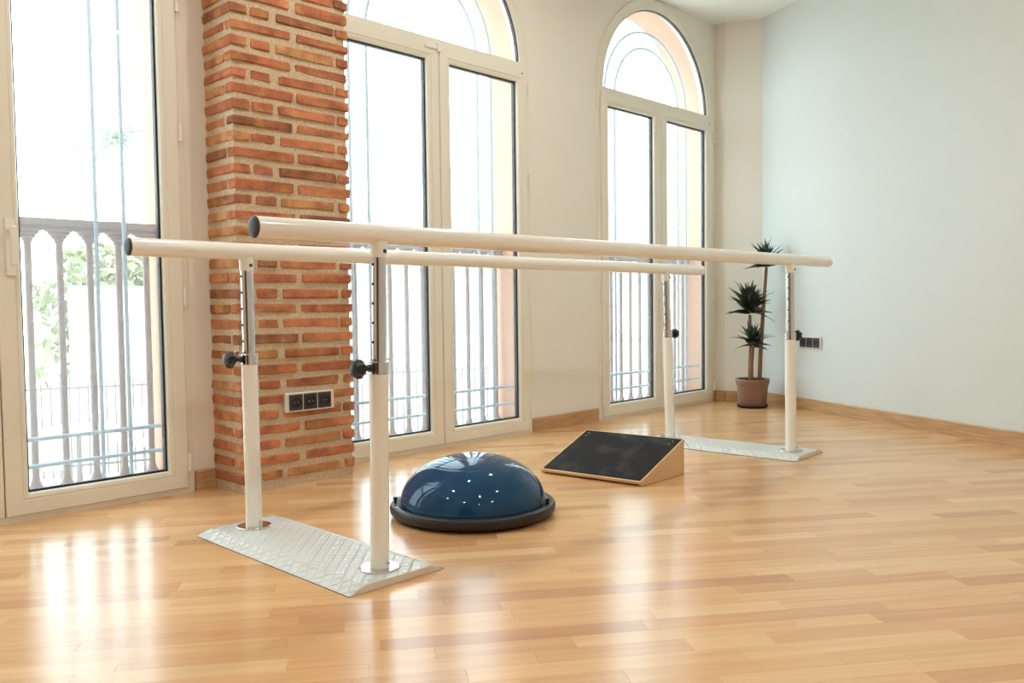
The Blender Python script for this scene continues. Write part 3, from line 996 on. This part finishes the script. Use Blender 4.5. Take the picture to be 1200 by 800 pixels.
# left cane, with the low tuft on a side shoot and the middle tuft above
pl_ = lambda s_, d, z: PT + RTx * s_ + AW * d + Vector((0, 0, z))
c1 = cane([pl_(-.018, -.03, .19), pl_(-.015, -.032, .33), pl_(-.006, -.035, .45)], [.0145, .013, .011])
tuft(c1, pl_(-.006, -.035, .45), .05, 40, 1, .98)
c2 = cane([pl_(-.012, .03, .19), pl_(-.004, .03, .45), pl_(-.008, .03, .58), pl_(-.012, .028, .68)], [.0135, .0125, .012, .010])
tuft(c2, pl_(-.012, .028, .69), .09, 52, 1, 1.2)
c3 = cane([pl_(.052, .0, .19), pl_(.062, .0, .45), pl_(.082, .0, .75), pl_(.102, .0, 1.03)], [.016, .0145, .013, .011])
tuft(c3, pl_(.102, .0, 1.03), .07, 44, 1, 1.0)

# ------------------------------------------------------------------ ceiling downlights (real lamps of the room, seen as glints in the dome)
spots = [(-1.2, 2.45), (.45, 2.45), (1.95, 2.4), (3.4, 2.45), (-1.2, .2), (1.0, .2), (2.6, .2), (-.6, -2.0), (1.4, -2.0)]
for k, (x, y) in enumerate(spots):
    L = empty('ceiling_downlight', (x, y, CEIL), 'round recessed downlight in the ceiling', 'downlight', 'ceiling downlights')
    o3 = (x, y, CEIL)
    MB().lathe([(.062, 0), (.062, -.004), (.052, -.008), (.047, -.006), (.045, 0)], o3, n=28, caps=False).build('trim_ring', 'hinge', L, o3, 40)
    MB().lathe([(.046, -.002), (.046, -.0035)], o3, n=28).build('lamp_disc', 'lamp', L, o3)

# ------------------------------------------------------------------ outside: grilles, balcony railing
GY = 3.575
for i, cx in enumerate(DOORS):
    og = (cx, GY, 0.0)
    g = empty('window_grille', og, ['blue grey iron grille behind the leftmost glass door', 'blue grey arched iron grille behind the door right of the pillar', 'blue grey arched iron grille behind the farthest door'][i], 'grille', 'arched window grilles')
    for R in (.500, .390):
        pts = [(cx + R, GY, 0.0)] + [(cx + R * math.cos(math.pi * k / 32), GY, 2.205 + R * math.sin(math.pi * k / 32)) for k in range(33)] + [(cx - R, GY, 0.0)]
        MB().tube(pts, .0085, 10).build('arch_bar', 'grille', g, og, 50)
    for z in (.282, .178):
        MB().tube([(cx - .673, GY - .001, z), (cx + .673, GY - .001, z)], .0085, 10).build('cross_bar', 'grille', g, og, 50)

RY = 3.695
bal_profile = [(.034, .030), (.034, .044), (.027, .052), (.030, .066), (.022, .082), (.0145, .104), (.0135, .12), (.0135, .50), (.0165, .51), (.0135, .52),
               (.0135, 1.048), (.019, 1.053), (.019, 1.062), (.029, 1.068), (.029, 1.076), (.041, 1.083), (.041, 1.091), (.054, 1.096), (.054, 1.101)]
RAIL_LABELS = ['red-brown iron railing of turned balusters outside the leftmost door', 'red-brown iron railing outside the door right of the pillar', 'red-brown iron railing outside the farthest door']
b0 = None
for i, cx in enumerate(DOORS):
    so_ = MB().box(cx - .675, cx + .675, 3.556, 3.80, -.02, .012)
    tag(so_.build('trim_%d' % (i + 1), 'yellow'), ['stone threshold outside the leftmost door', 'stone threshold outside the door right of the pillar', 'stone threshold outside the farthest door'][i], 'threshold', kind='structure')
    ro = (cx, RY, 0.012)
    rail = empty('balcony_railing', ro, RAIL_LABELS[i], 'railing', 'balcony railings')
    MB().box(cx - .674, cx + .674, RY - .032, RY + .032, 1.114, 1.144).box(cx - .674, cx + .674, RY - .024, RY + .024, 1.1, 1.114).build('top_rail', 'rail', rail, ro)
    MB().box(cx - .674, cx + .674, RY - .02, RY + .02, .012, .031).build('bottom_rail', 'rail', rail, ro)
    for k in range(-6, 6):
        if b0 is None:
            b0 = MB().lathe(bal_profile, (0, RY, 0), n=14).build('baluster', 'rail', rail, ro, 40)
            b0.data.transform(Matrix.Translation((ro[0], 0, 0)))
            o = b0
        else:
            o = b0.copy(); col.objects.link(o); o.parent = rail
        o.location = ((k + .5) * .1155, 0, 0)

# ------------------------------------------------------------------ outside: street
GZ = -1.4
tag(MB().box(-40, 70, 3.77, 80, GZ - .2, GZ).build('ground', 'street'), 'pale paved street below the balcony', 'ground', kind='structure')
FA, FB = Vector((2.7, 12.17, 0)), Vector((9.6, 9.62, 0))
fd = (FB - FA).normalized(); fl_ = (FB - FA).length
fo_ = (FA.x, FA.y, GZ)
fence = empty('picket_fence', fo_, 'thin grey iron picket fence along the street', 'fence')
fnrm = Vector((-fd.y, fd.x, 0))
for z in (-.24, GZ + .14):
    MB().obox((FA + FB) / 2 + Vector((0, 0, z)), fd, fnrm, (0, 0, 1), fl_ / 2, .012, .016).build('fence_rail', 'fence', fence, fo_)
pk = MB().box(-.0085, .0085, -.0085, .0085, 0, 1.24).lathe([(.011, 1.24), (.001, 1.29)], (0, 0, 0), n=4)
p0 = None
n = int(fl_ / .108)
for k in range(n + 1):
    if p0 is None:
        p0 = pk.build('picket', 'fence', fence, (0, 0, 0)); o = p0
    else:
        o = p0.copy(); col.objects.link(o)
    q = fd * k * .108
    o.location = (q.x, q.y, 0)
for k in (0, 21, 42, n):
    q = FA + fd * (k * .108 + .05)
    MB().obox((q.x, q.y, GZ + .62), fd, fnrm, (0, 0, 1), .03, .03, .62, .004).build('fence_post', 'fence', fence, fo_)


# cafe tables and chairs in front of the fence
def cafe_table(x, y, label, r=.42):
    o3 = (x, y, GZ)
    t = empty('cafe_table', o3, label, 'table', 'cafe tables')
    MB().lathe([(r, .72), (r + .005, .735), (r, .75), (.01, .75)], o3, n=28).build('table_top', 'cafe_white', t, o3, 40)
    MB().lathe([(.2, 0), (.2, .02), (.035, .05), (.03, .72)], o3, n=16).build('pedestal', 'fence', t, o3, 40)


def cafe_chair(x, y, rot, label):
    o3 = (x, y, GZ)
    t = empty('cafe_chair', o3, label, 'chair', 'cafe chairs')
    t.rotation_euler = (0, 0, rot)
    z = (0, 0, 0)
    MB().obox((0, 0, .45), (1, 0, 0), (0, 1, 0), (0, 0, 1), .22, .22, .02, .01).build('seat', 'cafe_brown', t, z)
    MB().obox((0, .22, .68), (1, 0, 0), (0, .98, .17), (0, -.17, .98), .22, .014, .2, .008).build('backrest', 'cafe_brown', t, z)
    for sx in (-1, 1):
        for sy in (-1, 1):
            MB().tube([(sx * .2, sy * .21, 0), (sx * .19, sy * .19, .44)], .014, 8).build('leg', 'fence', t, z)


cafe_table(3.62, 10.9, 'round white cafe table outside, nearest the fence')
cafe_table(4.55, 10.1, 'round white cafe table outside, right of the other', .40)
cafe_chair(3.05, 10.2, 2.6, 'pale brown cafe chair left of the white tables outside')
cafe_chair(4.45, 11.0, .4, 'brown cafe chair between the two white tables outside')
cafe_chair(5.3, 9.9, -1.4, 'brown cafe chair right of the white tables outside')


# buildings
def building(name, x0, x1, y0, y1, h, label, wins):
    o3 = ((x0 + x1) / 2, y0, GZ)
    b = empty(name, o3, label, 'building')
    MB().box(x0, x1, y0, y1, GZ, GZ + h).build('wall', 'facade', b, o3)
    MB().box(x0 - .15, x1 + .15, y0 - .15, y1, GZ + h, GZ + h + .25).build('cornice', 'facade', b, o3)
    for (wx, wz, ww, wh) in wins:
        f_ = MB().rect_loft(wx - ww / 2 - .08, wx + ww / 2 + .08, wz - .08, wz + wh + .08, [(0, y0 + .02), (0, y0 - .05), (.08, y0 - .05), (.08, y0 + .02)]).build('window', 'cafe_white', b, o3)
        MB().box(wx - ww / 2, wx + ww / 2, y0 - .02, y0 + .02, wz, wz + wh).build('pane', 'glassdark', f_, o3)


building('white_house', 13.2, 20.5, 19.5, 24, 4.6, 'pale white house across the street beyond the middle door',
         [(14.6, -.1, .8, 1.2), (16.2, -.1, .8, 1.2), (17.8, -.1, .8, 1.2), (14.6, 1.7, .8, .9), (16.2, 1.7, .8, .9)])
wl = MB().obox((7.5, 14.6, GZ + 1.28), (1, 0, 0), (0, 1, 0), (0, 0, 1), 2.7, .12, 1.28)
wr = tag(wl.build('garden_wall', 'facade'), 'white garden wall in front of the shrubs outside', 'wall', kind='structure')
building('long_white_house', 21.5, 44, 15, 24, 7.0, 'long white building beyond the farthest door',
         [(23.2, .2, 1.0, 1.5), (26.6, .2, 1.0, 1.5), (30.5, .2, 1.0, 1.5), (23.2, 3.1, 1.0, 1.5), (26.6, 3.1, 1.0, 1.5)])


def tree(name, base, trunk_h, cr, n, label, mat='foliage', seed=1, size=.12):
    rr = random.Random(seed)
    base = Vector(base)
    t = empty(name, base, label, 'tree')
    tr = MB().tube([base, base + Vector((.05, 0, trunk_h * .5)), base + Vector((.0, .05, trunk_h))], [.09, .07, .04], 8)
    for k in range(5):
        a = k * 1.256
        tr.tube([base + Vector((0, 0, trunk_h * .8)), base + Vector((math.cos(a) * cr[0] * .6, math.sin(a) * cr[1] * .6, trunk_h + cr[2] * .3))], [.035, .012], 6)
    tr.build('trunk', 'trunk', t, base, 50)
    mb = MB()
    c = base + Vector((0, 0, trunk_h + cr[2] * .35))
    for k in range(n):
        d = Vector((rr.gauss(0, 1), rr.gauss(0, 1), rr.gauss(0, 1))).normalized() * (rr.random() ** .4)
        d *= 1 + .25 * math.sin(d.x * 9 + seed) * math.sin(d.z * 8)
        p = c + Vector((d.x * cr[0], d.y * cr[1], d.z * cr[2]))
        u_ = Vector((rr.gauss(0, 1), rr.gauss(0, 1), rr.gauss(0, 1))).normalized() * size
        w = u_.cross(Vector((rr.gauss(0, 1), rr.gauss(0, 1), rr.gauss(0, 1))).normalized()) * .55
        mb.add([p - u_, p + w, p + u_, p - w], [(0, 1, 2, 3)])
    me = mb.build('crown', mat, t, base)
    me['kind'] = 'stuff'


tree('leafy_shrub', (6.0, 16.2, GZ), 1.5, (1.25, .9, 1.5), 2600, 'leafy green shrub behind the garden wall outside', seed=2)
tree('leafy_tree', (8.1, 17.4, GZ), 1.9, (1.0, .9, 1.7), 2400, 'second leafy green shrub beside the first outside', seed=4)

# palm
pb = Vector((9.6, 25.0, GZ))
palm = empty('palm_tree', pb, 'tall palm tree seen through the leftmost door', 'palm')
MB().tube([pb + Vector((.1 * math.sin(k * .5), 0, k * .7)) for k in range(11)], [.28 - .012 * k for k in range(11)], 10).build('trunk', 'trunk', palm, pb, 60)
pr_ = random.Random(6)
pt_ = pb + Vector((0, 0, 7.0))
for k in range(22):
    az = k * 2.4; el = pr_.uniform(-.5, 1.2); L = pr_.uniform(1.3, 1.9)
    mb = MB(); mid = []
    for i in range(9):
        t = i / 8
        r = L * t * math.cos(el * (1 - .4 * t)); z = L * t * math.sin(el) - .9 * t * t * L * .7
        mid.append(pt_ + Vector((math.cos(az) * r, math.sin(az) * r, z)))
    mb.tube(mid, [.02] * 8 + [.006], 5)
    for i in range(1, 9):
        d = (mid[i] - mid[i - 1]).normalized(); s_ = d.cross(Vector((0, 0, 1))).normalized()
        for sg in (-1, 1):
            for jj in (0, .5):
                p = mid[i - 1] + (mid[i] - mid[i - 1]) * jj
                e = p + s_ * sg * .34 * (1.1 - i / 9) + d * .16 - Vector((0, 0, .12))
                mb.add([p - d * .02, p + d * .02, e, e - Vector((0, 0, .008))], [(0, 1, 2), (0, 2, 3)])
    mb.build('frond', 'palm', palm, pb)
